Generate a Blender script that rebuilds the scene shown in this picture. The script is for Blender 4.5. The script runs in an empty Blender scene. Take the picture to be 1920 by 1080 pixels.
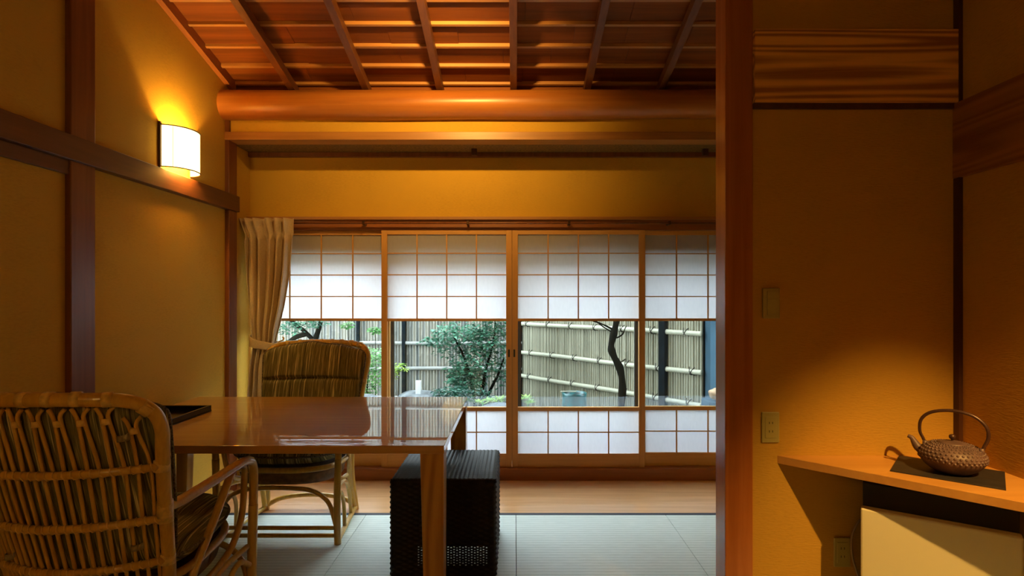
import bpy, math, random
from mathutils import Vector, Matrix
random.seed(7)
PI = math.pi
sc = bpy.context.scene
col = sc.collection

# ------------------------------------------------------------------ camera
F = 1050.0                                # focal length in pixels of the 1920 frame
CZ = 1.353
cam = bpy.data.cameras.new('camera')
cam.sensor_width = 36.0
cam.lens = F / 1920 * 36
cam.shift_x = -5 / 1920
cam.shift_y = 20 / 1920
cam.clip_start = 0.02
co = bpy.data.objects.new('camera', cam)
col.objects.link(co)
co.location = (0, 0, CZ)
co.rotation_euler = (PI / 2, 0, 0)
sc.camera = co
def P(px, py, D):
    return Vector(((px - 965) * D / F, D, CZ + (560 - py) * D / F))

# ------------------------------------------------------------------ view, sky, lights
sc.view_settings.view_transform = 'Standard'
sc.view_settings.look = 'None'
sc.view_settings.gamma = 1
sc.view_settings.exposure = 1.0
sc.view_settings.use_curve_mapping = False
SKY = 6.2
w = bpy.data.worlds.new('sky')
sc.world = w
w.use_nodes = True
bg = w.node_tree.nodes['Background']
bg.inputs['Color'].default_value = (0.80, 0.91, 1.0, 1)
bg.inputs['Strength'].default_value = SKY
WARM = (1.0, 0.56, 0.16)
def light(name, kind, loc, power, colr=WARM, size=0.05, target=None, angle=90, blend=0.5):
    d = bpy.data.lights.new(name, kind)
    d.energy = power
    d.color = colr
    if kind in ('POINT', 'SPOT'):
        d.shadow_soft_size = size
    if kind == 'AREA':
        d.size = size
    if kind == 'SPOT':
        d.spot_size = math.radians(angle)
        d.spot_blend = blend
    o = bpy.data.objects.new(name, d)
    col.objects.link(o)
    o.location = loc
    if target is not None:
        o.rotation_euler = (Vector(target) - Vector(loc)).to_track_quat('-Z', 'Y').to_euler()
    return o
KL = (1.70, 0.80, 2.20)                    # spotlight over the corner shelf
CL = (-0.36, 2.20, 3.00)                   # uplight / spot near the sloped ceiling
light('shelf_light', 'SPOT', KL, 118, (1.0, 0.54, 0.12), 0.018, (1.46, 2.20, 0.14), 44, 1.0)
light('ceiling_light', 'SPOT', CL, 105, (1.0, 0.56, 0.13), 0.03, (-0.50, 3.78, 2.62), 86, 1.0)
light('sconce_light', 'POINT', (-1.93, 3.28, 2.21), 9, (1.0, 0.60, 0.15), 0.02)
LL = (-1.0, -0.55, 1.95)                    # unseen paper lantern, added behind the camera as fill light
light('lantern_fill_light', 'POINT', LL, 14.5, (1.0, 0.62, 0.18), 0.08)

# ------------------------------------------------------------------ materials
def nt(name):
    m = bpy.data.materials.new(name)
    m.use_nodes = True
    t = m.node_tree
    return m, t, t.nodes['Principled BSDF']
def N(t, kind, **kw):
    n = t.nodes.new(kind)
    for k, v in kw.items():
        if k in n.inputs:
            n.inputs[k].default_value = v
        else:
            setattr(n, k, v)
    return n
def coords(t, scale=(1, 1, 1), rot=(0, 0, 0)):
    tc = N(t, 'ShaderNodeTexCoord')
    mp = N(t, 'ShaderNodeMapping')
    mp.inputs['Scale'].default_value = scale
    mp.inputs['Rotation'].default_value = rot
    t.links.new(tc.outputs['Object'], mp.inputs['Vector'])
    return mp.outputs['Vector']
def ramp(t, fac, stops):
    r = N(t, 'ShaderNodeValToRGB')
    e = r.color_ramp.elements
    while len(e) > len(stops):
        e.remove(e[-1])
    while len(e) < len(stops):
        e.new(0.5)
    for q, (p, c) in zip(e, stops):
        q.position = p
        q.color = (*c, 1)
    t.links.new(fac, r.inputs['Fac'])
    return r.outputs['Color']
def bump(t, b, h, strength=0.2, dist=0.002):
    n = N(t, 'ShaderNodeBump')
    n.inputs['Strength'].default_value = strength
    n.inputs['Distance'].default_value = dist
    t.links.new(h, n.inputs['Height'])
    t.links.new(n.outputs['Normal'], b.inputs['Normal'])
def wood(name, c1, c2, axis='x', scale=1.0, rough=0.45, coat=0.0, spec=0.5, cathedral=0.0, coatrough=0.03):
    m, t, b = nt(name)
    s = {'x': (0.6, 14, 14), 'y': (14, 0.6, 14), 'z': (14, 14, 0.6)}[axis]
    v = coords(t, [q * scale for q in s])
    n1 = N(t, 'ShaderNodeTexNoise', Scale=2.2, Detail=5.0, Roughness=0.6)
    n1.inputs['Distortion'].default_value = 0.4
    t.links.new(v, n1.inputs['Vector'])
    fac = n1.outputs['Fac']
    if cathedral:
        s2 = {'x': (0.45, 8, 8), 'y': (8, 0.45, 8), 'z': (6, 6, 0.5)}[axis]
        v2 = coords(t, [q * scale for q in s2])
        wv = N(t, 'ShaderNodeTexNoise', Scale=0.8, Detail=1.0)
        t.links.new(v2, wv.inputs['Vector'])
        mu = N(t, 'ShaderNodeMath', operation='MULTIPLY')
        mu.inputs[1].default_value = 75.0
        si = N(t, 'ShaderNodeMath', operation='SINE')
        t.links.new(wv.outputs['Fac'], mu.inputs[0])
        t.links.new(mu.outputs[0], si.inputs[0])
        ma = N(t, 'ShaderNodeMath', operation='MULTIPLY_ADD')
        ma.inputs[1].default_value = 0.16 * cathedral
        t.links.new(si.outputs[0], ma.inputs[0])
        t.links.new(fac, ma.inputs[2])
        fac = ma.outputs[0]
    c = ramp(t, fac, [(0.28, c2), (0.72, c1)])
    t.links.new(c, b.inputs['Base Color'])
    b.inputs['Roughness'].default_value = rough
    b.inputs['Specular IOR Level'].default_value = spec
    b.inputs['Coat Weight'].default_value = coat
    b.inputs['Coat Roughness'].default_value = coatrough
    bump(t, b, fac, 0.10, 0.002)
    return m
def plain(name, c, rough=0.5, metal=0.0, var=0.0, vscale=8.0, emit=None, estr=0.0, bmp=0.0):
    m, t, b = nt(name)
    b.inputs['Base Color'].default_value = (*c, 1)
    b.inputs['Roughness'].default_value = rough
    b.inputs['Metallic'].default_value = metal
    if var or bmp:
        n = N(t, 'ShaderNodeTexNoise', Scale=vscale, Detail=4.0)
        t.links.new(coords(t), n.inputs['Vector'])
        if var:
            lo = tuple(x * (1 - var) for x in c)
            hi = tuple(min(1, x * (1 + var)) for x in c)
            t.links.new(ramp(t, n.outputs['Fac'], [(0.3, lo), (0.7, hi)]), b.inputs['Base Color'])
        if bmp:
            bump(t, b, n.outputs['Fac'], bmp, 0.004)
    if emit:
        b.inputs['Emission Color'].default_value = (*emit, 1)
        b.inputs['Emission Strength'].default_value = estr
    return m
def wallpaper(name, c, strength=0.35):
    m, t, b = nt(name)
    v = coords(t, (45, 45, 190))
    n = N(t, 'ShaderNodeTexNoise', Scale=1.0, Detail=3.0)
    t.links.new(v, n.inputs['Vector'])
    n2 = N(t, 'ShaderNodeTexNoise', Scale=3.0, Detail=2.0)
    t.links.new(coords(t), n2.inputs['Vector'])
    ad = N(t, 'ShaderNodeMath', operation='ADD')
    t.links.new(n.outputs['Fac'], ad.inputs[0]); t.links.new(n2.outputs['Fac'], ad.inputs[1])
    t.links.new(ramp(t, ad.outputs[0], [(0.5, tuple(x * 0.9 for x in c)), (1.0, tuple(min(1, x * 1.06) for x in c))]), b.inputs['Base Color'])
    b.inputs['Roughness'].default_value = 0.9
    b.inputs['Specular IOR Level'].default_value = 0.15
    bump(t, b, n.outputs['Fac'], strength, 0.003)
    return m
def paper(name):
    m = bpy.data.materials.new(name); m.use_nodes = True
    t = m.node_tree; t.nodes.clear()
    out = N(t, 'ShaderNodeOutputMaterial')
    tr = N(t, 'ShaderNodeBsdfTranslucent'); df = N(t, 'ShaderNodeBsdfDiffuse'); mx = N(t, 'ShaderNodeMixShader', Fac=0.40)
    n = N(t, 'ShaderNodeTexNoise', Scale=60.0, Detail=3.0)
    t.links.new(coords(t, (1, 1, 0.3)), n.inputs['Vector'])
    c = ramp(t, n.outputs['Fac'], [(0.2, (0.70, 0.70, 0.735)), (0.8, (0.75, 0.75, 0.78))])
    t.links.new(c, tr.inputs['Color']); t.links.new(c, df.inputs['Color'])
    t.links.new(tr.outputs[0], mx.inputs[1]); t.links.new(df.outputs[0], mx.inputs[2])
    t.links.new(mx.outputs[0], out.inputs['Surface'])
    return m
def glass(name, tint=(0.96, 0.99, 0.98), refl=1.0, frost=0.0):
    m = bpy.data.materials.new(name); m.use_nodes = True
    t = m.node_tree; t.nodes.clear()
    out = N(t, 'ShaderNodeOutputMaterial')
    tp = N(t, 'ShaderNodeBsdfTransparent'); tp.inputs['Color'].default_value = (*tint, 1)
    gl = N(t, 'ShaderNodeBsdfGlossy', Roughness=0.02)
    fr = N(t, 'ShaderNodeFresnel', IOR=1.45)
    mx = N(t, 'ShaderNodeMixShader')
    t.links.new(fr.outputs[0], mx.inputs[0]); t.links.new(tp.outputs[0], mx.inputs[1]); t.links.new(gl.outputs[0], mx.inputs[2])
    last = mx.outputs[0]
    if frost:
        tl = N(t, 'ShaderNodeBsdfTranslucent'); tl.inputs['Color'].default_value = (0.75, 0.85, 0.95, 1)
        m2 = N(t, 'ShaderNodeMixShader', Fac=frost)
        t.links.new(last, m2.inputs[1]); t.links.new(tl.outputs[0], m2.inputs[2]); last = m2.outputs[0]
    t.links.new(last, out.inputs['Surface'])
    return m
def tatami_mat():
    m, t, b = nt('tatami')
    v = coords(t)
    sp = N(t, 'ShaderNodeSeparateXYZ'); t.links.new(v, sp.inputs[0])
    mu = N(t, 'ShaderNodeMath', operation='MULTIPLY'); mu.inputs[1].default_value = 2 * PI / 0.030
    t.links.new(sp.outputs['Y'], mu.inputs[0])
    si = N(t, 'ShaderNodeMath', operation='SINE'); t.links.new(mu.outputs[0], si.inputs[0])
    n = N(t, 'ShaderNodeTexNoise', Scale=1.0, Detail=3.0); t.links.new(coords(t, (12, 300, 1)), n.inputs['Vector'])
    ma = N(t, 'ShaderNodeMath', operation='MULTIPLY_ADD'); ma.inputs[1].default_value = 0.16
    t.links.new(si.outputs[0], ma.inputs[0]); t.links.new(n.outputs['Fac'], ma.inputs[2])
    t.links.new(ramp(t, ma.outputs[0], [(0.25, (0.60, 0.69, 0.62)), (0.75, (0.82, 0.90, 0.84))]), b.inputs['Base Color'])
    b.inputs['Roughness'].default_value = 0.55
    bump(t, b, si.outputs[0], 0.25, 0.001)
    return m
def stripes(name):
    m, t, b = nt(name)
    n = N(t, 'ShaderNodeTexNoise', Scale=1.0, Detail=3.0, Roughness=0.75); t.links.new(coords(t, (125, 2.2, 2.2)), n.inputs['Vector'])
    c = ramp(t, n.outputs['Fac'], [(0.38, (0.05, 0.045, 0.018)), (0.46, (0.26, 0.22, 0.08)), (0.53, (0.12, 0.11, 0.04)), (0.63, (0.80, 0.70, 0.34))])
    t.links.new(c, b.inputs['Base Color'])
    b.inputs['Roughness'].default_value = 0.85
    n2 = N(t, 'ShaderNodeTexNoise', Scale=400.0, Detail=1.0); t.links.new(coords(t), n2.inputs['Vector'])
    bump(t, b, n2.outputs['Fac'], 0.3, 0.001)
    return m
def bamboo(name, axis, pitch, cols, rough=0.6):
    cols = [tuple(0.74 * q for q in c) for c in cols]
    m, t, b = nt(name)
    sp = N(t, 'ShaderNodeSeparateXYZ'); t.links.new(coords(t), sp.inputs[0])
    d = N(t, 'ShaderNodeMath', operation='DIVIDE'); d.inputs[1].default_value = pitch
    fl = N(t, 'ShaderNodeMath', operation='FLOOR')
    wn = N(t, 'ShaderNodeTexWhiteNoise', noise_dimensions='1D')
    t.links.new(sp.outputs['X'], d.inputs[0]); t.links.new(d.outputs[0], fl.inputs[0]); t.links.new(fl.outputs[0], wn.inputs['W'])
    n = N(t, 'ShaderNodeTexNoise', Scale=1.0, Detail=4.0)
    t.links.new(coords(t, (70, 70, 2.5) if axis == 'z' else (2.5, 70, 70)), n.inputs['Vector'])
    mx = N(t, 'ShaderNodeMath', operation='MULTIPLY_ADD'); mx.inputs[1].default_value = 0.45
    t.links.new(wn.outputs['Value'], mx.inputs[0])
    m3 = N(t, 'ShaderNodeMath', operation='MULTIPLY'); m3.inputs[1].default_value = 0.6
    t.links.new(n.outputs['Fac'], m3.inputs[0]); t.links.new(m3.outputs[0], mx.inputs[2])
    k = len(cols)
    t.links.new(ramp(t, mx.outputs[0], [(0.15 + 0.6 * i / (k - 1), c) for i, c in enumerate(cols)]), b.inputs['Base Color'])
    b.inputs['Roughness'].default_value = rough
    return m
def leaf_mat(name, c1, c2):
    c1, c2 = tuple(0.78 * q for q in c1), tuple(0.78 * q for q in c2)
    m, t, b = nt(name)
    n = N(t, 'ShaderNodeTexNoise', Scale=9.0, Detail=2.0); t.links.new(coords(t), n.inputs['Vector'])
    c = ramp(t, n.outputs['Fac'], [(0.35, c1), (0.65, c2)])
    t.links.new(c, b.inputs['Base Color'])
    b.inputs['Roughness'].default_value = 0.35
    b.inputs['Subsurface Weight'].default_value = 0.0
    tl = N(t, 'ShaderNodeBsdfTranslucent'); t.links.new(c, tl.inputs['Color'])
    mx = N(t, 'ShaderNodeMixShader', Fac=0.3)
    out = [q for q in t.nodes if q.type == 'OUTPUT_MATERIAL'][0]
    t.links.new(b.outputs[0], mx.inputs[1]); t.links.new(tl.outputs[0], mx.inputs[2]); t.links.new(mx.outputs[0], out.inputs['Surface'])
    return m

M = {}
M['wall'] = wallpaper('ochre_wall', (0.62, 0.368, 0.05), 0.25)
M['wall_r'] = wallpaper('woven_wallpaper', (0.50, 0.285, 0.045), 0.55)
M['post'] = wood('red_brown_post', (0.26, 0.085, 0.026), (0.17, 0.05, 0.016), 'z', 1.0, 0.38)
M['post_r'] = wood('cedar_post', (0.46, 0.155, 0.04), (0.34, 0.10, 0.024), 'z', 1.0, 0.25)
M['rail'] = wood('dark_rail', (0.16, 0.055, 0.02), (0.09, 0.03, 0.012), 'y', 1.0, 0.4)
M['dark'] = wood('dark_trim', (0.09, 0.03, 0.012), (0.05, 0.018, 0.008), 'z', 1.0, 0.5)
M['beam'] = wood('log_wood', (0.55, 0.21, 0.04), (0.38, 0.12, 0.024), 'x', 0.6, 0.33)
M['ceil'] = wood('ceiling_board', (0.36, 0.105, 0.018), (0.15, 0.042, 0.010), 'x', 0.5, 0.6, 0, 0.2)
M['rafter'] = wood('rafter_wood', (0.24, 0.09, 0.03), (0.15, 0.05, 0.018), 'y', 1.0, 0.5)
M['batten'] = wood('batten_wood', (0.62, 0.30, 0.09), (0.45, 0.19, 0.055), 'x', 1.0, 0.45)
M['trimx'] = wood('trim_wood', (0.50, 0.23, 0.06), (0.36, 0.15, 0.04), 'x', 1.0, 0.4)
M['trimy'] = wood('eave_trim_wood', (0.42, 0.15, 0.04), (0.30, 0.10, 0.03), 'y', 1.0, 0.4)
M['shojix'] = wood('shoji_wood_horizontal', (0.68, 0.36, 0.11), (0.56, 0.27, 0.07), 'x', 1.0, 0.5)
M['shojiz'] = wood('shoji_wood_vertical', (0.68, 0.36, 0.11), (0.56, 0.27, 0.07), 'z', 1.0, 0.5)
M['sill'] = wood('sill_wood', (0.36, 0.12, 0.03), (0.26, 0.08, 0.02), 'x', 1.0, 0.4)
M['deck'] = wood('floor_board', (0.82, 0.48, 0.22), (0.64, 0.32, 0.12), 'x', 1.0, 0.28, 0.25)
M['table'] = wood('table_wood', (0.62, 0.31, 0.055), (0.50, 0.23, 0.035), 'x', 1.0, 0.5, 1.0, 0.12, 0.3, 0.012)
M['table'].node_tree.nodes['Principled BSDF'].inputs['Coat IOR'].default_value = 1.85
M['tleg'] = wood('table_leg_wood', (0.64, 0.33, 0.065), (0.42, 0.19, 0.035), 'z', 1.0, 0.3, 0.3, 0.5, 1.5)
M['board'] = wood('cedar_board', (0.84, 0.46, 0.10), (0.36, 0.14, 0.025), 'x', 0.9, 0.45, 0, 0.5, 1.5)
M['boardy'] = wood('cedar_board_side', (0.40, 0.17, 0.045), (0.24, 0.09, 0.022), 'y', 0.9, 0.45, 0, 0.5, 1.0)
M['shelf'] = wood('shelf_wood', (0.66, 0.34, 0.09), (0.55, 0.26, 0.06), 'x', 0.7, 0.35, 0.1)
M['soffit'] = plain('woven_soffit', (0.20, 0.13, 0.05), 0.7, 0, 0.45, 60)
M['paper'] = paper('shoji_paper')
M['glass'] = glass('clear_glass')
M['frost'] = glass('frosted_glass', (0.9, 0.95, 1.0), 1, 0.09)
M['sash'] = plain('dark_sash', (0.035, 0.028, 0.024), 0.4, 0.3)
M['black'] = plain('black_border', (0.012, 0.014, 0.03), 0.7)
M['tatami'] = tatami_mat()
M['cane'] = wood('rattan_cane', (0.76, 0.46, 0.07), (0.56, 0.31, 0.04), 'z', 2.0, 0.28, 0.3)
M['bind'] = plain('rattan_peel', (0.78, 0.52, 0.14), 0.35, 0, 0.2, 60)
M['stripe'] = stripes('striped_cushion')
M['pipe'] = plain('cushion_piping', (0.16, 0.13, 0.08), 0.8, 0, 0.9, 170)
M['tie'] = plain('cushion_tie', (0.34, 0.28, 0.16), 0.8, 0, 0.2, 90)
M['under'] = plain('seat_apron', (0.20, 0.10, 0.035), 0.7, 0, 0.3, 40)
M['wicker'] = plain('dark_wicker', (0.011, 0.007, 0.005), 0.48, 0, 0.3, 30)
M['curtain'] = plain('curtain_cloth', (0.64, 0.50, 0.33), 0.85, 0, 0.08, 90, bmp=0.15)
M['lacquer'] = plain('black_lacquer', (0.008, 0.006, 0.006), 0.15)
M['iron'] = plain('brown_iron', (0.13, 0.08, 0.085), 0.5, 0.1, 0.25, 25)
M['handle'] = plain('dark_iron', (0.07, 0.035, 0.03), 0.35, 0.3, 0.2, 25)
M['slate'] = plain('black_mat', (0.022, 0.018, 0.018), 0.6, 0, 0.25, 20, bmp=0.3)
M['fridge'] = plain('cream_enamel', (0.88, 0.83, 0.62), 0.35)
M['fridge_body_shade'] = plain('cabinet_shade_black', (0.02, 0.015, 0.01), 0.6)
M['plate'] = plain('switch_plastic', (0.42, 0.36, 0.13), 0.35)
M['slot'] = plain('socket_slot', (0.04, 0.03, 0.02), 0.6)
M['cord'] = plain('grey_cord', (0.30, 0.22, 0.16), 0.5)
M['brass'] = plain('dark_brass', (0.10, 0.05, 0.02), 0.3, 0.7)
M['lampframe'] = plain('lamp_frame', (0.10, 0.05, 0.02), 0.5)
M['shade'] = plain('lamp_paper', (0.9, 0.8, 0.55), 0.8, emit=(1.0, 0.70, 0.26), estr=2.2)
M['fence_grey'] = bamboo('weathered_bamboo', 'z', 0.04, [(0.04, 0.05, 0.06), (0.17, 0.18, 0.17), (0.27, 0.25, 0.20), (0.38, 0.36, 0.30)])
M['fence_pale'] = bamboo('pale_bamboo', 'z', 0.03, [(0.17, 0.16, 0.11), (0.27, 0.255, 0.18), (0.33, 0.31, 0.22), (0.40, 0.38, 0.28)])
M['pole_pale'] = bamboo('pale_pole', 'x', 5.0, [(0.34, 0.33, 0.24), (0.46, 0.45, 0.34)])
M['pole_grey'] = bamboo('grey_pole', 'x', 5.0, [(0.20, 0.21, 0.20), (0.32, 0.32, 0.29)])
M['fpost'] = plain('dark_fence_post', (0.004, 0.007, 0.009), 0.9, 0, 0.3, 20)
M['rope'] = plain('black_rope', (0.015, 0.012, 0.010), 0.8)
M['bark'] = plain('tree_bark', (0.005, 0.005, 0.0035), 0.95, 0, 0.5, 22, bmp=0.8)
M['leaf_t'] = leaf_mat('teal_leaf', (0.025, 0.105, 0.07), (0.13, 0.36, 0.22))
M['leaf_g'] = leaf_mat('green_leaf', (0.06, 0.22, 0.06), (0.20, 0.48, 0.14))
M['leaf_y'] = leaf_mat('yellow_green_leaf', (0.16, 0.36, 0.05), (0.45, 0.62, 0.14))
M['leaf_d'] = leaf_mat('dark_leaf', (0.015, 0.06, 0.045), (0.04, 0.14, 0.09))
M['soil'] = plain('mossy_soil', (0.09, 0.10, 0.07), 0.95, 0, 0.5, 6, bmp=0.8)
M['rock'] = plain('grey_rock', (0.11, 0.12, 0.125), 0.9, 0, 0.45, 9, bmp=0.9)
M['glaze'] = plain('blue_green_glaze', (0.008, 0.070, 0.075), 0.3, 0, 0.9, 22)
M['bluewall'] = plain('blue_grey_wall', (0.028, 0.06, 0.085), 0.8, 0, 0.1, 3)
M['white'] = plain('white_paint', (0.5, 0.52, 0.54), 0.6)
M['exterior'] = plain('exterior_plaster', (0.35, 0.30, 0.22), 0.9, 0, 0.1, 4)
M['fixture'] = plain('fixture_black', (0.02, 0.02, 0.02), 0.5)
for k_ in ('bark', 'fpost', 'bluewall', 'wicker', 'soil', 'rock'):
    M[k_].node_tree.nodes['Principled BSDF'].inputs['Specular IOR Level'].default_value = 0.25 if k_ == 'wicker' else 0.08
M['stone'] = plain('tan_stone', (0.30, 0.20, 0.12), 0.9, 0, 0.2, 15, bmp=0.6)

# ------------------------------------------------------------------ mesh helpers
class MB:
    def __init__(s):
        s.v = []; s.f = []
    def add(s, vs, fs):
        k = len(s.v)
        s.v += [Vector(q) for q in vs]
        s.f += [tuple(i + k for i in f) for f in fs]
        return s
    def box(s, a, b):
        x0, y0, z0 = a; x1, y1, z1 = b
        vs = [(x0, y0, z0), (x1, y0, z0), (x1, y1, z0), (x0, y1, z0), (x0, y0, z1), (x1, y0, z1), (x1, y1, z1), (x0, y1, z1)]
        return s.hexa(vs)
    def hexa(s, vs):
        return s.add(vs, [(3, 2, 1, 0), (4, 5, 6, 7), (0, 1, 5, 4), (1, 2, 6, 5), (2, 3, 7, 6), (3, 0, 4, 7)])
    def prism(s, poly, z0, z1):
        n = len(poly)
        vs = [(x, y, z0) for x, y in poly] + [(x, y, z1) for x, y in poly]
        fs = [tuple(range(n - 1, -1, -1)), tuple(range(n, 2 * n))] + [(i, (i + 1) % n, (i + 1) % n + n, i + n) for i in range(n)]
        return s.add(vs, fs)
    def tube(s, pts, r, seg=8, flat=1.0, closed=False):
        pts = [Vector(p) for p in pts]
        n = len(pts)
        rs = r if isinstance(r, (list, tuple)) else [r] * n
        up = None
        base = len(s.v)
        for i, p in enumerate(pts):
            if closed:
                d = pts[(i + 1) % n] - pts[i - 1]
            else:
                d = pts[min(i + 1, n - 1)] - pts[max(i - 1, 0)]
            d.normalize()
            if up is None:
                up = Vector((0, 0, 1)) if abs(d.z) < 0.9 else Vector((1, 0, 0))
            a = d.cross(up)
            if a.length < 1e-6:
                a = d.cross(Vector((0, 1, 0)))
            a.normalize()
            up = a.cross(d).normalized()
            for k in range(seg):
                t = 2 * PI * k / seg
                s.v.append(p + a * (math.cos(t) * rs[i]) + up * (math.sin(t) * rs[i] * flat))
        m = n if closed else n - 1
        for i in range(m):
            for k in range(seg):
                A = base + i * seg + k; B = base + i * seg + (k + 1) % seg
                C_ = base + ((i + 1) % n) * seg + (k + 1) % seg; D_ = base + ((i + 1) % n) * seg + k
                s.f.append((A, D_, C_, B))
        if not closed:
            s.f.append(tuple(base + k for k in range(seg)))
            s.f.append(tuple(base + (n - 1) * seg + k for k in range(seg - 1, -1, -1)))
        return s
    def lathe(s, prof, c=(0, 0, 0), seg=32):
        base = len(s.v); n = len(prof)
        for r, z in prof:
            for k in range(seg):
                t = 2 * PI * k / seg
                s.v.append(Vector((c[0] + r * math.cos(t), c[1] + r * math.sin(t), c[2] + z)))
        for i in range(n - 1):
            for k in range(seg):
                a = base + i * seg + k; b = base + i * seg + (k + 1) % seg
                s.f.append((a, b, b + seg, a + seg))
        s.f.append(tuple(base + k for k in range(seg - 1, -1, -1)))
        s.f.append(tuple(base + (n - 1) * seg + k for k in range(seg)))
        return s
    def grid(s, fn, nu, nv, flip=False, skip=None):
        base = len(s.v)
        for j in range(nv + 1):
            for i in range(nu + 1):
                s.v.append(Vector(fn(i / nu, j / nv)))
        for j in range(nv):
            for i in range(nu):
                if skip and skip(i, j):
                    continue
                a = base + j * (nu + 1) + i
                q = (a, a + 1, a + nu + 2, a + nu + 1)
                s.f.append(q[::-1] if flip else q)
        return s
    def build(s, name, mat, parent=None, smooth=False, bevel=0.0, local=False, origin=None):
        me = bpy.data.meshes.new(name)
        if parent is not None:
            off = Vector((0, 0, 0)) if local else root_loc(parent)
        elif origin is not None:
            off = Vector(origin)
        else:
            xs = [q.x for q in s.v]; ys = [q.y for q in s.v]; zs = [q.z for q in s.v]
            off = Vector(((min(xs) + max(xs)) / 2, (min(ys) + max(ys)) / 2, min(zs)))
        me.from_pydata([tuple(q - off) for q in s.v], [], s.f)
        me.materials.append(M[mat])
        if smooth:
            me.polygons.foreach_set('use_smooth', [True] * len(me.polygons))
        me.update()
        o = bpy.data.objects.new(name, me)
        col.objects.link(o)
        if parent is not None:
            o.parent = parent
        else:
            o.location = off
        if bevel:
            md = o.modifiers.new('edge', 'BEVEL')
            md.width = bevel; md.segments = 2; md.limit_method = 'ANGLE'
        return o
LOC = {}
def root_loc(o):
    v = Vector((0, 0, 0))
    while o is not None:
        v += Vector(o.location)
        o = o.parent
    return v
def tag(o, label=None, cat=None, group=None, kind=None):
    if label: o['label'] = label
    if cat: o['category'] = cat
    if group: o['group'] = group
    if kind: o['kind'] = kind
    return o
def thing(name, loc, label, cat, group=None):
    o = bpy.data.objects.new(name, None)
    o.empty_display_size = 0.1
    col.objects.link(o)
    o.location = loc
    return tag(o, label, cat, group)
def struct(mb, name, mat, label=None, bevel=0.0, parent=None, smooth=False):
    o = mb.build(name, mat, parent, smooth, bevel)
    if parent is None:
        o['kind'] = 'structure'
    if label: o['label'] = label
    return o
def cr(pts, n=6):
    p = [Vector(q) for q in pts]
    p = [p[0] * 2 - p[1]] + p + [p[-1] * 2 - p[-2]]
    out = []
    for i in range(1, len(p) - 2):
        for k in range(n):
            t = k / n
            out.append(0.5 * ((2 * p[i]) + (p[i + 1] - p[i - 1]) * t + (2 * p[i - 1] - 5 * p[i] + 4 * p[i + 1] - p[i + 2]) * t * t + (3 * p[i] - p[i - 1] - 3 * p[i + 1] + p[i + 2]) * t ** 3))
    out.append(p[-2])
    return out
def BX(a, b):
    return MB().box(a, b)

# ================================================================== SHELL
WX = -2.0      # left wall
RX = 2.0       # right wall of the window room
AX = 1.79      # right wall beside the shelf
AY = 2.265     # wall with the switches
TE = 3.534     # far edge of the tatami
def ceil_z(y): return CZ + 2.475 - 0.25 * y      # underside of battens
# tatami floor: borderless square mats
mb = MB()
xs = [-2.0, -1.87, -0.93, 0.008, 0.945, 1.88, 2.0]
ys = [-1.6, -1.21, -0.27, 0.67, 1.61, 2.55, TE - 0.03]
for i in range(len(xs) - 1):
    for j in range(len(ys) - 1):
        mb.box((xs[i] + 0.0014, ys[j] + 0.0014, -0.05), (xs[i + 1] - 0.0014, ys[j + 1] - 0.0014, 0))
struct(mb, 'floor', 'tatami', 'pale green borderless tatami floor with fine woven ribs', 0.001)
struct(BX((-2, -1.6, -0.10), (2, TE, -0.05)), 'floor_base', 'black')
struct(BX((-2, TE - 0.03, -0.05), (2, TE, 0.001)), 'trim_1', 'black', 'black strip edging the tatami')
mb = MB()
yy = [TE, 3.68, 3.83, 3.98, 4.17]
for a, b in zip(yy[:-1], yy[1:]):
    mb.box((-2, a + 0.0006, -0.05), (2, b - 0.0006, 0.0))
struct(mb, 'floor_boards', 'deck', 'pale polished boards between tatami and shoji', 0.0008)
struct(BX((-2, 4.165, -0.05), (2, 4.34, 0.088)), 'trim_2', 'sill', 'dark wooden sill under the shoji', 0.003)
# left wall
struct(BX((WX - 0.1, 2.56, -0.1), (WX, 4.40, 3.6)), 'wall_left', 'wall', 'ochre plaster wall with the lit sconce', 0)
struct(BX((WX - 0.1, -1.7, -0.1), (WX + 0.003, 2.56, 4.3)), 'wall_left.001', 'wall')
# posts on the left wall
struct(BX((WX - 0.02, 2.487, 0), (WX + 0.03, 2.632, 3.9)), 'trim_3', 'post', 'broad red brown post on the left wall', 0.004)
struct(BX((WX - 0.02, 3.865, 0), (WX + 0.03, 3.975, 2.60)), 'trim_4', 'post', 'narrow red brown post under the log beam end', 0.004)
struct(BX((WX - 0.01, -1.6, 1.967), (WX + 0.045, 3.985, 2.078)), 'trim_5', 'rail', 'long dark wooden rail running along the left wall', 0.003)
struct(BX((WX - 0.01, -1.6, 1.905), (WX + 0.022, 2.487, 1.967)), 'trim_6', 'rail', None, 0.002)
# sloped trim following the ceiling on the left wall
def sl(y): return CZ + 1.463 + 0.25 * (3.92 - y) 
mb = MB().hexa([(WX, -1.6, sl(-1.6)), (WX + 0.035, -1.6, sl(-1.6)), (WX + 0.035, 3.95, sl(3.95)), (WX, 3.95, sl(3.95)),
                (WX, -1.6, sl(-1.6) + 0.11), (WX + 0.035, -1.6, sl(-1.6) + 0.11), (WX + 0.035, 3.95, sl(3.95) + 0.11), (WX, 3.95, sl(3.95) + 0.11)])
struct(mb, 'trim_7', 'trimy', 'sloping wooden edge strip under the ceiling')
# back wall above the shoji
struct(BX((-2, 4.232, 1.935), (2, 4.36, 2.55)), 'wall_back', 'wall', 'ochre wall strip above the shoji', 0)
struct(BX((-2, 4.40, 1.70), (2, 4.50, 3.3)), 'wall_outer', 'exterior')
struct(BX((-2, 4.272, 1.702), (2, 4.40, 1.935)), 'trim_19', 'trimx')
struct(BX((-2.1, 4.36, 1.935), (2.1, 4.42, 3.3)), 'wall_back.001', 'exterior')
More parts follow.
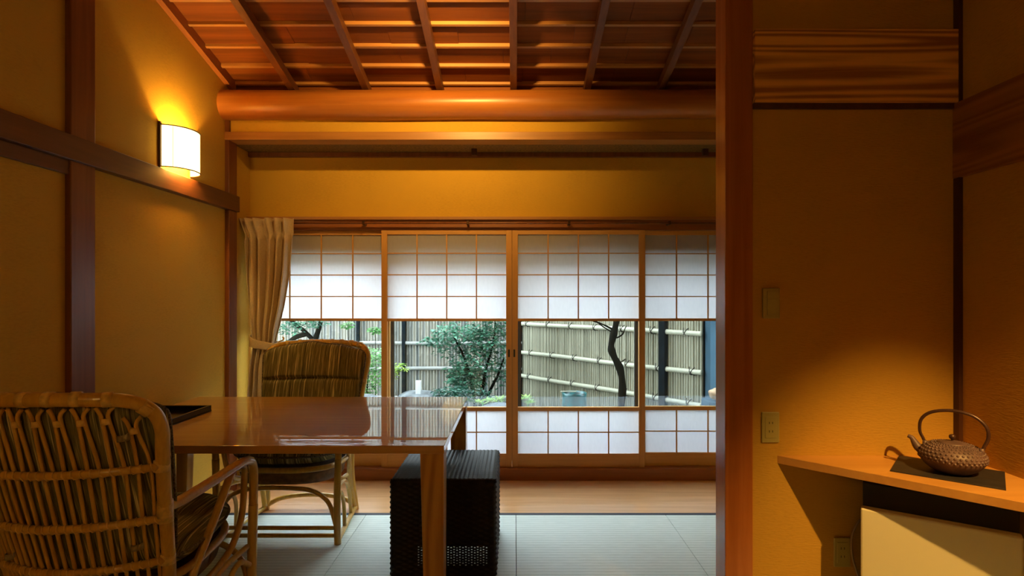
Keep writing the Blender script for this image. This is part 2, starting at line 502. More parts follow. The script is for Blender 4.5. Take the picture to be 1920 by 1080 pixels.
# lintel of the shoji
struct(BX((-2, 4.170, 1.942), (2, 4.30, 1.964)), 'trim_8', 'trimx', 'wooden ledge above the shoji', 0.002)
struct(BX((-2, 4.195, 1.868), (2, 4.30, 1.942)), 'trim_9', 'sill', 'grooved wooden head rail of the shoji', 0.002)
# log beam and little wall under it
def log_pt(u, v):
    x = -2.04 + u * 4.1
    a = 2 * PI * v
    r = 0.100 - 0.004 * u + 0.0016 * math.sin(x * 5.1) + 0.0012 * math.sin(3 * a + x * 2)
    return (x, 3.858 + r * math.cos(a), 2.683 + 0.010 * u + r * math.sin(a))
bm_ = MB().grid(log_pt, 90, 40)
bo = struct(bm_, 'beam', 'beam', 'thick round polished log beam across the room', 0, None, True)
tag(bo, kind='structure')
struct(BX((-2, 3.885, 2.45), (2, 3.975, 2.75)), 'wall_lintel', 'wall', 'narrow lit wall strip under the log beam')
struct(BX((-2, 3.975, 2.70), (2, 3.99, 3.0)), 'trim_18', 'ceil')
struct(BX((-2, 3.855, 2.447), (2, 3.98, 2.503)), 'trim_10', 'trimx', 'wooden edge strip below the log beam', 0.003)
struct(BX((-2, 3.975, 2.452), (2, 4.232, 2.47)), 'ceiling_low', 'soffit', 'woven soffit over the shoji')
struct(BX((-2, 4.20, 2.418), (2, 4.235, 2.452)), 'trim_11', 'post', None, 0.002)
for k, x in enumerate((-0.297, 1.40)):
    tag(BX((x - 0.02, 4.10, 2.405), (x + 0.02, 4.13, 2.453)).build('hanging_block', 'dark', None, False, 0.003),
        ['small dark wooden block hanging from the woven soffit, middle of the room', 'small dark wooden block hanging from the woven soffit beside the big post'][k], 'block', None)
# sloped ceiling: boards, rafters, battens
def slab(x0, x1, y0, y1, zo0, zo1):
    return [(x0, y0, ceil_z(y0) + zo0), (x1, y0, ceil_z(y0) + zo0), (x1, y1, ceil_z(y1) + zo0), (x0, y1, ceil_z(y1) + zo0),
            (x0, y0, ceil_z(y0) + zo1), (x1, y0, ceil_z(y0) + zo1), (x1, y1, ceil_z(y1) + zo1), (x0, y1, ceil_z(y1) + zo1)]
mb = MB()
y = 4.145
while y > -1.6:
    rr = random.Random(int(y * 1000))
    x = -2.1 
    while x < 2.1:
        x2 = min(2.1, x + rr.uniform(0.28, 0.75))
        d = rr.uniform(0, 0.004)
        mb.hexa(slab(x + 0.0008, x2 - 0.0008, y - 0.200, y, 0.038 - d, 0.052))
        x = x2
    y -= 0.19
ce = struct(mb, 'ceiling', 'ceil', 'sloping ceiling of dark red boards on rafters')
y = 3.955
while y > -1.5:
    MB().hexa(slab(-2.0, 2.0, y - 0.018, y, 0.016, 0.042)).build('batten', 'batten', ce)
    y -= 0.19
for k in range(8):
    x = -2.06 + 0.513 * k
    if x < -2.03: continue
    MB().hexa(slab(x - 0.023, x + 0.023, -1.6, 3.96, -0.058, 0.002)).build('rafter', 'rafter', ce, False, 0.002)
struct(MB().hexa(slab(-2.1, 2.1, -1.7, 4.5, 0.06, 0.10)), 'roof', 'dark')
# rear wall and right side
struct(BX((-2.1, -1.7, -0.1), (2.1, -1.6, 4.3)), 'wall_rear', 'wall')
struct(BX((RX, 2.30, -0.1), (RX + 0.1, 4.5, 3.6)), 'wall_right_far', 'wall')
# post + partition wall with the switches
struct(BX((0.849, 2.258, 0), (0.961, 2.366, 3.4)), 'trim_12', 'post_r', 'tall glossy cedar post in the foreground', 0.003)
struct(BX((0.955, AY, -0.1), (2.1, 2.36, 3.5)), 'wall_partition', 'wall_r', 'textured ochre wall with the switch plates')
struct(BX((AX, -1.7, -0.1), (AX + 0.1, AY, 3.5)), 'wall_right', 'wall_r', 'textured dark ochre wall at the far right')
struct(BX((0.85, -1.6, 2.75), (1.85, AY, 2.8)), 'ceiling_alcove', 'wall_r')
struct(BX((0.849, -1.6, 2.75), (0.90, AY, 4.3)), 'wall_upper', 'wall')
struct(BX((0.961, 2.238, 2.140), (AX, 2.30, 2.432)), 'trim_13', 'board', 'wide cedar board with wavy grain across the wall', 0.002)
struct(BX((0.961, 2.252, 2.118), (AX, 2.30, 2.140)), 'shadow_strip', 'dark')  # dark strip painted in as the shadow line below the cedar board
struct(BX((AX - 0.022, -1.6, 1.838), (AX + 0.02, 2.262, 2.138)), 'trim_15', 'boardy', 'wide cedar board on the far right wall', 0.002)
struct(BX((AX - 0.016, 2.236, 0.72), (AX + 0.01, 2.27, 1.838)), 'trim_16', 'dark', 'thin dark corner strip behind the kettle')
struct(BX((AX - 0.016, 2.236, 2.14), (AX + 0.01, 2.27, 2.75)), 'trim_17', 'dark')

# ================================================================== WINDOW (outer sashes)
def sash(n, x0, x1, y):
    r = bpy.data.objects.new('window_%d' % n, None); col.objects.link(r); r.location = (x0, y, 0.09); r['kind'] = 'structure'
    f = MB()
    wv = 0.046
    f.box((x0, y, 0.09), (x0 + wv, y + 0.03, 1.71)); f.box((x1 - wv, y, 0.09), (x1, y + 0.03, 1.71))
    f.box((x0 + wv, y, 0.09), (x1 - wv, y + 0.03, 0.16)); f.box((x0 + wv, y, 1.69), (x1 - wv, y + 0.03, 1.71))
    f.build('window_frame', 'sash', r)
    zf = 0.585
    MB().add([(x0 + wv, y + 0.015, zf), (x1 - wv, y + 0.015, zf), (x1 - wv, y + 0.015, 1.69), (x0 + wv, y + 0.015, 1.69)], [(0, 1, 2, 3)]).build('glass_pane', 'glass', r)
    MB().add([(x0 + wv, y + 0.015, 0.16), (x1 - wv, y + 0.015, 0.16), (x1 - wv, y + 0.015, zf), (x0 + wv, y + 0.015, zf)], [(0, 1, 2, 3)]).build('frosted_pane', 'frost', r)
sash(1, -2.0, -0.955, 4.41)
sash(2, -0.99, -0.012, 4.375)
sash(3, 0.005, 0.985, 4.375)
sash(4, 0.95, 2.0, 4.41)
struct(BX((-2.1, 4.30, -0.5), (2.1, 4.48, 0.09)), 'wall_sill', 'exterior')

# ================================================================== SHOJI
def shoji(x0, x1, y, label, pull=None):
    r = thing('shoji_screen', ((x0 + x1) / 2, y, 0.088), label, 'sliding screen', 'four shoji screens with clear middle panes')
    S = 0.043; T = 0.028
    z0, z1 = 0.088, 1.867
    for a, b in ((x0, x0 + S), (x1 - S, x1)):
        BX((a, y, z0), (b, y + T, z1)).build('stile', 'shojiz', r, False, 0.0015)
    a, b = x0 + S, x1 - S
    BX((a, y + 0.001, 1.835), (b, y + T, z1)).build('top_rail', 'shojix', r, False, 0.001)
    BX((a, y + 0.001, 1.184), (b, y + T - 0.004, 1.204)).build('lifting_rail', 'shojix', r, False, 0.001)
    BX((a, y + 0.001, 0.510), (b, y + T, 0.538)).build('middle_rail', 'shojix', r, False, 0.001)
    BX((a, y + 0.004, z0), (b, y + T - 0.004, 0.188)).build('bottom_board', 'shojix', r, False, 0.001)
    def lattice(nm, za, zb, rows):
        m_ = MB()
        for k in range(1, 4):
            xx = a + (b - a) * k / 4
            m_.box((xx - 0.0045, y + 0.004, za), (xx + 0.0045, y + 0.014, zb))
        for zz in rows:
            m_.box((a, y + 0.005, zz - 0.004), (b, y + 0.013, zz + 0.004))
        m_.build(nm, 'shojiz', r)
    lattice('upper_lattice', 1.204, 1.835, (1.694, 1.532, 1.369))
    lattice('lower_lattice', 0.188, 0.510, (0.349,))
    for nm, za, zb, mt in (('upper_paper', 1.204, 1.835, 'paper'), ('lower_paper', 0.188, 0.510, 'paper'), ('glass_pane', 0.538, 1.184, 'glass')):
        yy_ = y + 0.0155
        MB().add([(a, yy_, za), (b, yy_, za), (b, yy_, zb), (a, yy_, zb)], [(0, 1, 2, 3)]).build(nm, mt, r)
    if pull:
        BX((pull - 0.007, y - 0.0015, 0.915), (pull + 0.007, y + 0.004, 0.972)).build('finger_pull', 'slot', r, False, 0.001)
    return r
YF = 4.200
shoji(-1.0, -0.021, YF, 'left of the two middle shoji screens, showing the leafy shrub through its clear pane', -0.043)
shoji(-0.019, 0.976, YF, 'right of the two middle shoji screens, showing the crooked trunk and blue pot', -0.003)
shoji(-1.985, -0.945, YF + 0.035, 'leftmost shoji screen, partly covered by the tan curtain')
shoji(0.945, 1.985, YF + 0.035, 'rightmost shoji screen, cut off by the tall cedar post')

# curtain rod
rod = thing('curtain_rod', (0, 4.15, 1.9), 'thin brown curtain rod running above the shoji screens', 'curtain rod')
MB().tube([(-1.97, 4.135, 1.912), (1.96, 4.135, 1.912)], 0.0085, 10).build('rod', 'post', rod, True)
for px in (490, 682, 877, 1067, 1255):
    x = (px - 965) * 4.14 / F
    BX((x - 0.009, 4.125, 1.90), (x + 0.009, 4.20, 1.927)).build('bracket', 'brass', rod, False, 0.003)

# curtain with tieback
cur = thing('curtain', (-1.82, 4.08, 0.01), 'tan pleated curtain gathered by a tieback at the left of the shoji', 'curtain')
ZT = 1.935
def interp(tab, z):
    for (z1, v1), (z2, v2) in zip(tab[:-1], tab[1:]):
        if z1 >= z >= z2:
            t = (z1 - z) / (z1 - z2)
            t = t * t * (3 - 2 * t) if False else t
            return v1 + (v2 - v1) * t
    return tab[-1][1] if z < tab[-1][0] else tab[0][1]
Lx = [(1.935, -1.985), (1.80, -1.955), (1.5, -1.945), (1.2, -1.925), (1.02, -1.905), (0.85, -1.925), (0.5, -1.955), (0.0, -1.975)]
Rx = [(1.935, -1.605), (1.80, -1.615), (1.5, -1.645), (1.3, -1.68), (1.12, -1.725), (1.02, -1.745), (0.85, -1.765), (0.5, -1.75), (0.0, -1.74)]
def cpt(u, v):
    z = 0.012 + (ZT - 0.012) * (1 - v)
    a, b = interp(Lx, z), interp(Rx, z)
    uu = u + 0.012 * math.sin(u * 19 + z * 2.5)
    x = a + (b - a) * uu
    amp = 0.034
    if z > 1.80: amp = 0.014 + 0.022 * (z - 1.80) / 0.135
    if abs(z - 1.02) < 0.12: amp *= 0.6 + 0.4 * abs(z - 1.02) / 0.12
    ph = u * 2 * PI * 5.4 + 0.9 * math.sin(u * 7) + 0.5 * math.sin(z * 2.1 + u * 3)
    y = 4.075 + amp * math.sin(ph) + 0.010 * math.sin(ph * 2.1 + z * 3)
    if z > 1.78:
        k = min(1, (z - 1.78) / 0.03)
        y += k * 0.011 * math.sin(u * 2 * PI * 11)
        x += k * (0.010 * math.sin(u * 2 * PI * 11 + 1) - 0.10 * (z - 1.80) * (1 - u))
    pin = math.exp(-((z - 1.815) / 0.02) ** 2)
    y = 4.075 + (y - 4.075) * (1 - 0.55 * pin)
    return (x, y, z)
o = MB().grid(cpt, 230, 70).build('cloth', 'curtain', cur, True)
md = o.modifiers.new('t', 'SOLIDIFY'); md.thickness = 0.003
def tb(u, v):
    a = 2 * PI * u
    cx, cy = -1.825, 4.075
    c, s_ = math.cos(a), math.sin(a)
    x = cx + 0.098 * math.copysign(abs(c) ** 0.8, c)
    yv = cy + 0.048 * math.copysign(abs(s_) ** 0.8, s_)
    z = 1.03 - 0.022 * math.cos(a) * 1.0 + (v - 0.5) * (0.062 - 0.012 * c) - 0.012 * s_ * -1
    return (x, yv - 0.003 * math.sin(PI * v), z)
o = MB().grid(tb, 48, 6).build('tieback', 'curtain', cur, True)
md = o.modifiers.new('t', 'SOLIDIFY'); md.thickness = 0.004
MB().tube([(-1.73, 4.09, 1.035), (-1.715, 4.15, 1.045), (-1.712, 4.155, 1.06), (-1.72, 4.15, 1.07)], 0.006, 8).build('tieback_hook', 'bind', cur, True)

# ================================================================== SCONCE
sc_ = thing('wall_sconce', (-2.0, 3.28, 2.09), 'glowing paper wall lamp with a curved shade above the dark rail', 'wall lamp')
YS0, YS1 = 3.15, 3.43
def shp(a, z, off=0.0):
    yc = (YS0 + YS1) / 2; hw = (YS1 - YS0) / 2 + off
    return (WX + 0.004 + (0.125 + off) * math.sin(a), yc - hw * math.cos(a), z)
sh = MB().grid(lambda u, v: shp(PI * u, 2.098 + 0.236 * v), 32, 4)
sh.build('lamp_shade', 'shade', sc_, True)
for z in (2.098, 2.334):
    MB().tube([shp(PI * k / 24, z, 0.002) for k in range(25)], 0.0035, 6).build('shade_ring', 'lampframe', sc_, True)
for a in (0.52, PI - 0.52):
    MB().tube([shp(a, 2.098, 0.002), shp(a, 2.334, 0.002)], 0.0012, 6).build('rib', 'lampframe', sc_)
BX((WX, YS0 - 0.012, 2.088), (WX + 0.014, YS0 + 0.004, 2.350)).build('side_bar', 'lampframe', sc_, False, 0.001)
BX((WX, YS1 - 0.004, 2.088), (WX + 0.014, YS1 + 0.012, 2.350)).build('side_bar', 'lampframe', sc_, False, 0.001)

# spotlight fixtures (above the frame)
for L, zt, tgt, lb in ((KL, 2.75, (1.46, 2.20, 0.14), 'small black spotlight hanging over the corner shelf'),
                       (CL, 3.32, (-0.38, 3.75, 2.75), 'small black spotlight hanging under the sloping ceiling')):
    L = Vector(L); d = (Vector(tgt) - L).normalized()
    f = thing('spotlight', (L.x, L.y, L.z), lb, 'spotlight')
    pts = [L - d * 0.09, L - d * 0.085, L - d * 0.03, L - d * 0.004]
    MB().tube(pts, [0.01, 0.030, 0.030, 0.033], 16).build('lamp_head', 'fixture', f, True)
    q = L - d * 0.06
    MB().tube([q, (q.x, q.y, zt)], 0.006, 8).build('stem', 'fixture', f)

lan = thing('added_fill_lantern', LL, 'round white paper lantern added unseen behind the viewer as fill light', 'lamp')
MB().lathe([(0.06, -0.19), (0.15, -0.13), (0.20, 0), (0.15, 0.13), (0.06, 0.19)], LL, 24).build('lantern_shade', 'paper', lan, True)
MB().tube([(LL[0], LL[1], LL[2] + 0.18), (LL[0], LL[1], 4.0)], 0.004, 6).build('cord', 'fixture', lan)

# ================================================================== TABLE
def ripple(m, y0):
    # glossy clear film on the top, loose and wavy along its front edge
    t = m.node_tree; b = t.nodes['Principled BSDF']
    sp = N(t, 'ShaderNodeSeparateXYZ'); t.links.new(coords(t), sp.inputs[0])
    mr = N(t, 'ShaderNodeMapRange'); mr.inputs['From Min'].default_value = y0 + 0.09; mr.inputs['From Max'].default_value = y0 + 0.015
    t.links.new(sp.outputs['Y'], mr.inputs['Value'])
    n = N(t, 'ShaderNodeTexNoise', Scale=1.0, Detail=2.0); t.links.new(coords(t, (9, 42, 1)), n.inputs['Vector'])
    n2 = N(t, 'ShaderNodeTexNoise', Scale=1.0, Detail=0.0); t.links.new(coords(t, (1.2, 26, 1)), n2.inputs['Vector'])
    mu = N(t, 'ShaderNodeMath', operation='MULTIPLY'); t.links.new(mr.outputs[0], mu.inputs[0]); t.links.new(n.outputs['Fac'], mu.inputs[1])
    ad = N(t, 'ShaderNodeMath', operation='MULTIPLY_ADD'); ad.inputs[1].default_value = 0.02
    t.links.new(n2.outputs['Fac'], ad.inputs[0]); t.links.new(mu.outputs[0], ad.inputs[2])
    bp = N(t, 'ShaderNodeBump'); bp.inputs['Strength'].default_value = 1.0; bp.inputs['Distance'].default_value = 0.0022
    t.links.new(ad.outputs[0], bp.inputs['Height']); t.links.new(bp.outputs['Normal'], b.inputs['Coat Normal'])
TZ = 0.745; TX0, TX1, TY0, TY1 = -1.96, -0.292, 2.316, 3.47
tb_ = thing('dining_table', ((TX0 + TX1) / 2, (TY0 + TY1) / 2, 0), 'glossy honey wooden table reflecting the window, beside the left wall', 'table')
BX((TX0, TY0, TZ - 0.034), (TX1, TY1, TZ)).build('tabletop', 'table', tb_, False, 0.002)
ripple(M['table'], -(TY1 - TY0) / 2)
def leg(xo, xi, ya, yb):
    # outer edge straight, inner edge tapering toward the floor
    xt = xi; xb = xi + (0.018 if xi < xo else -0.018)
    yt = yb; ybm = yb + (0.018 if yb < ya else -0.018)
    lo = [(min(xo, xb), min(ya, ybm)), (max(xo, xb), min(ya, ybm)), (max(xo, xb), max(ya, ybm)), (min(xo, xb), max(ya, ybm))]
    hi = [(min(xo, xt), min(ya, yt)), (max(xo, xt), min(ya, yt)), (max(xo, xt), max(ya, yt)), (min(xo, xt), max(ya, yt))]
    MB().hexa([(x, y, 0) for x, y in lo] + [(x, y, TZ - 0.034) for x, y in hi]).build('leg', 'tleg', tb_, False, 0.002)
leg(TX1 - 0.002, TX1 - 0.100, TY0 + 0.003, TY0 + 0.100)
leg(TX1 - 0.002, TX1 - 0.100, TY1 - 0.003, TY1 - 0.100)
leg(-1.952, -1.880, TY0 + 0.05, TY0 + 0.12)
leg(-1.874, -1.806, 3.10, 3.17)
# tray on the table
tr = thing('serving_tray', (-1.79, 2.76, TZ), 'shallow black lacquered tray lying on the left end of the table', 'tray')
BX((-1.94, 2.50, TZ), (-1.64, 3.03, TZ + 0.008)).build('tray_base', 'lacquer', tr)
m_ = MB()
m_.box((-1.94, 3.015, TZ + 0.004), (-1.64, 3.03, TZ + 0.032)); m_.box((-1.94, 2.50, TZ + 0.004), (-1.64, 2.515, TZ + 0.032))
m_.box((-1.655, 2.515, TZ + 0.004), (-1.64, 3.015, TZ + 0.032)); m_.box((-1.94, 2.515, TZ + 0.004), (-1.925, 3.015, TZ + 0.032))
m_.build('tray_rim', 'lacquer', tr, False, 0.002)

# ================================================================== RATTAN CHAIR
def Wb(z): return 0.272 + 0.066 * (z - 0.39) / 0.6
def yb_edge(z): return -(0.22 + 0.16 * (z - 0.39) / 0.6)
def backpt(x, z, off=0.0):
    u = x / Wb(min(z, 0.99))
    return Vector((x, yb_edge(z) - 0.10 * max(0.0, 1 - u * u) + off, z))
outline = [(0.285, -1, 0.0), (0.270, 0, 0.39), (0.287, 0, 0.52), (0.305, 0, 0.70), (0.325, 0, 0.86), (0.336, 0, 0.94), (0.322, 0, 1.000), (0.270, 0, 1.038), (0.16, 0, 1.050), (0.0, 0, 1.054)]
def make_chair(label):
    r = thing('rattan_armchair', (0, 0, 0), label, 'chair', None)
    def T(pts, rad, name, mat='cane', seg=10, n=6, flat=1.0, par=None):
        return MB().tube(cr(pts, n), rad, seg, flat).build(name, mat, par or r, True, 0, True)
    # back frame : one hoop running down to both rear feet
    right = [Vector((0.287, -0.262, 0.0)), Vector((0.270, -0.235, 0.20))]
    for x, k, z in outline[1:]:
        right.append(backpt(x, z))
    left = [Vector((-q.x, q.y, q.z)) for q in right[:-1]]
    T(right + left[::-1], 0.0215, 'back_frame', n=5, seg=12)
    # horizontal rails with zigzag lashing
    for z, rad in ((0.812, 0.0125), (0.628, 0.0125), (0.47, 0.0125)):
        W = Wb(z) - 0.004
        pts = [backpt(-W + 2 * W * k / 20, z, -0.012) for k in range(21)]
        rl = MB().tube(pts, rad, 10).build('back_rail', 'cane', r, True, 0, True)
        hel = []
        K = 26 * 6
        for k in range(K + 1):
            t = k / K
            c = backpt(-W + 2 * W * t, z, -0.012)
            a = 2 * PI * 26 * t
            hel.append(c + Vector((0, math.cos(a) * (rad + 0.0015), math.sin(a) * (rad + 0.0015))))
        MB().tube(hel, 0.0024, 5).build('lashing', 'bind', rl, True, 0, True)
        for s in (-1, 1):
            q = backpt(s * (W + 0.002), z)
            MB().tube([q + Vector((0, 0, -0.018)), q + Vector((0, 0, 0.018))], 0.0245, 12).build('cane_binding', 'bind', r, True, 0, True)
    # bindings on the top hoop
    for x in (-0.27, -0.20, -0.13, -0.06, 0.01, 0.08, 0.15, 0.225):
        z = 1.054 - 0.10 * (abs(x) / 0.27) ** 4 * 0.16
        a = backpt(x - 0.012, z); b = backpt(x + 0.012, z)
        MB().tube([a, b], 0.0236, 12).build('cane_binding', 'bind', r, True, 0, True)
    q1, q2 = backpt(0.318, 1.000), backpt(0.300, 1.022)
    for s in (-1, 1):
        MB().tube([(s * q1.x, q1.y, q1.z), (s * q2.x, q2.y, q2.z)], 0.0238, 12).build('cane_binding', 'bind', r, True, 0, True)
    # arm joint binding
    for s in (-1, 1):
        q = backpt(s * 0.300, 0.66)
        MB().tube([q + Vector((0, 0, -0.03)), q + Vector((0, 0, 0.025))], 0.0245, 12).build('cane_binding', 'bind', r, True, 0, True)
    # vertical canes in pairs
    NP = 10
    for k in range(NP):
        xc = -0.27 + 0.54 * k / (NP - 1)
        for s in (-1, 1):
            zt = 1.022 if abs(xc) < 0.26 else 0.985
            i = 2 * k + (0 if s < 0 else 1)
            uu = -0.93 + 1.86 * i / (2 * NP - 1)
            pts = [backpt(xc + s * 0.022, zt, 0.006), backpt(xc + s * 0.011, zt - 0.018), backpt(xc + s * 0.0085, zt - 0.05),
                   backpt(uu * Wb(0.812) * 0.98, 0.82), backpt(uu * Wb(0.628) * 0.98, 0.628), backpt(uu * Wb(0.42) * 0.98, 0.40)]
            MB().tube(cr(pts, 4), 0.0062, 7).build('back_cane', 'cane', r, True, 0, True)
        q = backpt(xc, zt - 0.045)
        MB().tube([q + Vector((0, 0, -0.009)), q + Vector((0, 0, 0.009))], 0.0125, 10).build('cane_binding', 'bind', r, True, 0, True)
    # arms, legs, side pieces
    for s in (-1, 1):
        def S(pts): return [(s * x, y, z) for x, y, z in pts]
        MB().tube(cr(S([(0.283, -0.285, 0.655), (0.300, -0.20, 0.652), (0.325, -0.02, 0.668), (0.343, 0.13, 0.682), (0.346, 0.205, 0.672), (0.343, 0.243, 0.630), (0.340, 0.252, 0.56), (0.338, 0.254, 0.46)]), 6), [0.019] * 18 + [0.018] * 25, 12).build('armrest', 'cane', r, True, 0, True)
        T(S([(0.338, 0.254, 0.47), (0.333, 0.255, 0.3), (0.332, 0.254, 0.14), (0.334, 0.250, 0.0)]), 0.0195, 'leg', seg=12)
        T(S([(0.330, 0.16, 0.668), (0.326, 0.198, 0.645), (0.322, 0.205, 0.58), (0.318, 0.195, 0.45), (0.305, 0.15, 0.35), (0.295, 0.06, 0.30), (0.285, -0.08, 0.275)]), 0.0135, 'side_brace')
        T(S([(0.334, 0.08, 0.665), (0.312, -0.02, 0.50), (0.287, -0.12, 0.335), (0.278, -0.17, 0.20), (0.285, -0.235, 0.03)]), 0.0155, 'side_brace')
        T(S([(0.334, 0.25, 0.018), (0.31, 0.0, 0.018), (0.287, -0.255, 0.018)]), 0.015, 'floor_runner')
        T(S([(0.318, 0.07, 0.02), (0.314, 0.075, 0.15), (0.314, 0.12, 0.235), (0.320, 0.18, 0.255), (0.330, 0.235, 0.22)]), 0.0115, 'side_arch')
        T(S([(0.298, -0.12, 0.02), (0.296, -0.10, 0.14), (0.300, -0.03, 0.245), (0.306, 0.07, 0.285), (0.325, 0.23, 0.30)]), 0.0115, 'side_arch')
    T([(-0.325, 0.252, 0.10), (-0.285, 0.258, 0.23), (-0.20, 0.262, 0.295), (-0.08, 0.265, 0.312), (0.08, 0.265, 0.312), (0.20, 0.262, 0.295), (0.285, 0.258, 0.23), (0.325, 0.252, 0.10)], 0.0125, 'front_arch')
    for z in (0.088, 0.046):
        T([(-0.33, 0.25, z), (0, 0.25, z), (0.33, 0.25, z)], 0.0115, 'stretcher')
    T([(-0.285, -0.255, 0.025), (-0.19, -0.285, 0.065), (0, -0.30, 0.080), (0.19, -0.285, 0.065), (0.285, -0.255, 0.025)], 0.0145, 'rear_stretcher')
    # seat frame hoop and woven apron
    def hoop(t, zb, g=0.0):
        a = 2 * PI * t
        c, s_ = math.cos(a), math.sin(a)
        e = 0.62
        x = (0.288 + g) * math.copysign(abs(c) ** e, c)
        y = 0.02 + (0.255 + g) * math.copysign(abs(s_) ** (0.85 if s_ > 0 else 0.5), s_)
        return Vector((x, y, zb + 0.035 * (y + 0.2) / 0.45))
    MB().tube([hoop(k / 48, 0.375) for k in range(48)], 0.0155, 10, closed=True).build('seat_frame', 'cane', r, True, 0, True)
    ap = MB().grid(lambda u, v: hoop(u, 0.375 - 0.08 * v, -0.01 - 0.02 * v), 60, 3).build('seat_apron', 'under', r, True, 0, True)
    md = ap.modifiers.new('t', 'SOLIDIFY'); md.thickness = 0.008
    MB().add([hoop(k / 48, 0.37, -0.01) for k in range(48)] + [Vector((0, 0.0, 0.385))], [(k, (k + 1) % 48, 48) for k in range(48)]).build('seat_base', 'under', r, True, 0, True)
    # seat cushion
    def seat(sign):
        def f(u, v):
            t = u; rr_ = v
            p = hoop(t, 0.0, 0.012)
            x = p.x * rr_; y = 0.02 + (p.y - 0.02) * rr_
            y = min(y, 0.275)
            # keep clear of the back
            th = 0.048 * (1 - rr_ ** 7) ** 0.5 if rr_ < 1 else 0
            zc = 0.447 + 0.035 * (y + 0.2) / 0.45
            dim = 0.006 * math.exp(-((y - 0.04) / 0.015) ** 2)
            return (x, y, zc + sign * (th + 0.004 - dim * (1 if sign > 0 else 0)))
        return f
    m_ = MB().grid(seat(1), 64, 14, True).grid(seat(-1), 64, 14)
    cu = m_.build('seat_cushion', 'stripe', r, True, 0, True)
    pr = [hoop(k / 64, 0.447, 0.014) for k in range(64)]
    MB().tube(pr, 0.006, 6, closed=True).build('piping', 'pipe', cu, True, 0, True)
    # back cushion
    def hw(v):
        z = 0.44 + v * 0.613
        W = (Wb(min(z, 0.99)) - 0.004) * (1 + 0.02 * math.sin(PI * v))
        if v > 0.84:
            t = (v - 0.84) / 0.16
            W *= (1 - min(1, t) ** 2.6) ** 0.5 * 0.32 + 0.68
            W -= 0.0
        if v < 0.08:
            W *= 0.90 + 0.10 * (v / 0.08)
        return W
    def bc(sign):
        def f(u, v):
            z = 0.44 + v * 0.613
            uu = 2 * u - 1
            x = uu * hw(v)
            base = yb_edge(z) - 0.10 * max(0, 1 - (x / Wb(min(z, 0.99))) ** 2) + 0.052
            e = (1 - abs(uu) ** 8) ** 0.5 * (1 - abs(2 * v - 1) ** 12) ** 0.5
            th = 0.040 * e
            if sign > 0:
                for zs in (0.83, 0.62):
                    th -= 0.026 * e * math.exp(-((z - zs) / 0.010) ** 2)
                th += 0.003 * math.sin(uu * 9 + z * 8) * e
                for xs_ in (-0.35, 0.3):
                    th -= 0.006 * e * math.exp(-((uu - xs_) / 0.03) ** 2) * math.exp(-((z - 0.83) / 0.05) ** 2)
            zz = z + (0.010 * math.sin(uu * 3.0 + 0.5) + 0.004 * math.sin(uu * 8)) * max(0, v - 0.8) * 4 - 0.02 * (abs(uu) ** 4) * max(0, v - 0.9) * 10
            return (x, base + sign * th, zz)
        return f
    m_ = MB().grid(bc(1), 44, 64).grid(bc(-1), 44, 64, True)
    bcu = m_.build('back_cushion', 'stripe', r, True, 0, True)
    edge = [Vector(bc(1)(1, k / 40)) for k in range(0, 41)] + [Vector(bc(1)(1 - k / 20, 1)) for k in range(1, 20)] + [Vector(bc(1)(0, 1 - k / 40)) for k in range(0, 41)]
    MB().tube(edge, 0.0052, 6).build('piping', 'pipe', bcu, True, 0, True)
    # cloth ties knotted round the canes
    for x, z in ((0.243, 0.915), (-0.243, 0.915), (0.215, 0.53), (-0.20, 0.50)):
        c = backpt(x, z, -0.008)
        w_ = 0.020
        m_ = MB()
        def rib(u, v):
            a = PI * (u * 1.3 - 0.15)
            return (c.x - w_ * math.cos(a), c.y + 0.010 - 0.020 * math.sin(a) , c.z + (v - 0.5) * 0.020 + 0.010 * u)
        m_.grid(rib, 10, 3)
        m_.grid(lambda u, v: (c.x + 0.012 + 0.016 * u, c.y - 0.012 + 0.003 * math.sin(6 * u), c.z + (v - 0.5) * 0.016 + 0.006 + 0.012 * u), 5, 2)
        t_ = m_.build('tie', 'tie', r, True, 0, True)
        md = t_.modifiers.new('t', 'SOLIDIFY'); md.thickness = 0.0025
    return r
def copy_tree(o, parent=None):
    c = o.copy(); col.objects.link(c); c.parent = parent
    for ch in list(o.children):
        copy_tree(ch, c)
    return c
ch1 = make_chair('rattan armchair in the left foreground, seen from behind with its cane back')
ch2 = copy_tree(ch1)
ch2['label'] = 'rattan armchair beyond the table, facing the camera with striped back cushion'
ch1.location = (-1.46, 2.15, 0); ch1.rotation_euler = (0, 0, 0)
ch2.location = (-1.31, 3.34, 0); ch2.rotation_euler = (0, 0, PI)
for c_ in (ch1, ch2): c_['group'] = 'rattan armchairs at the table'

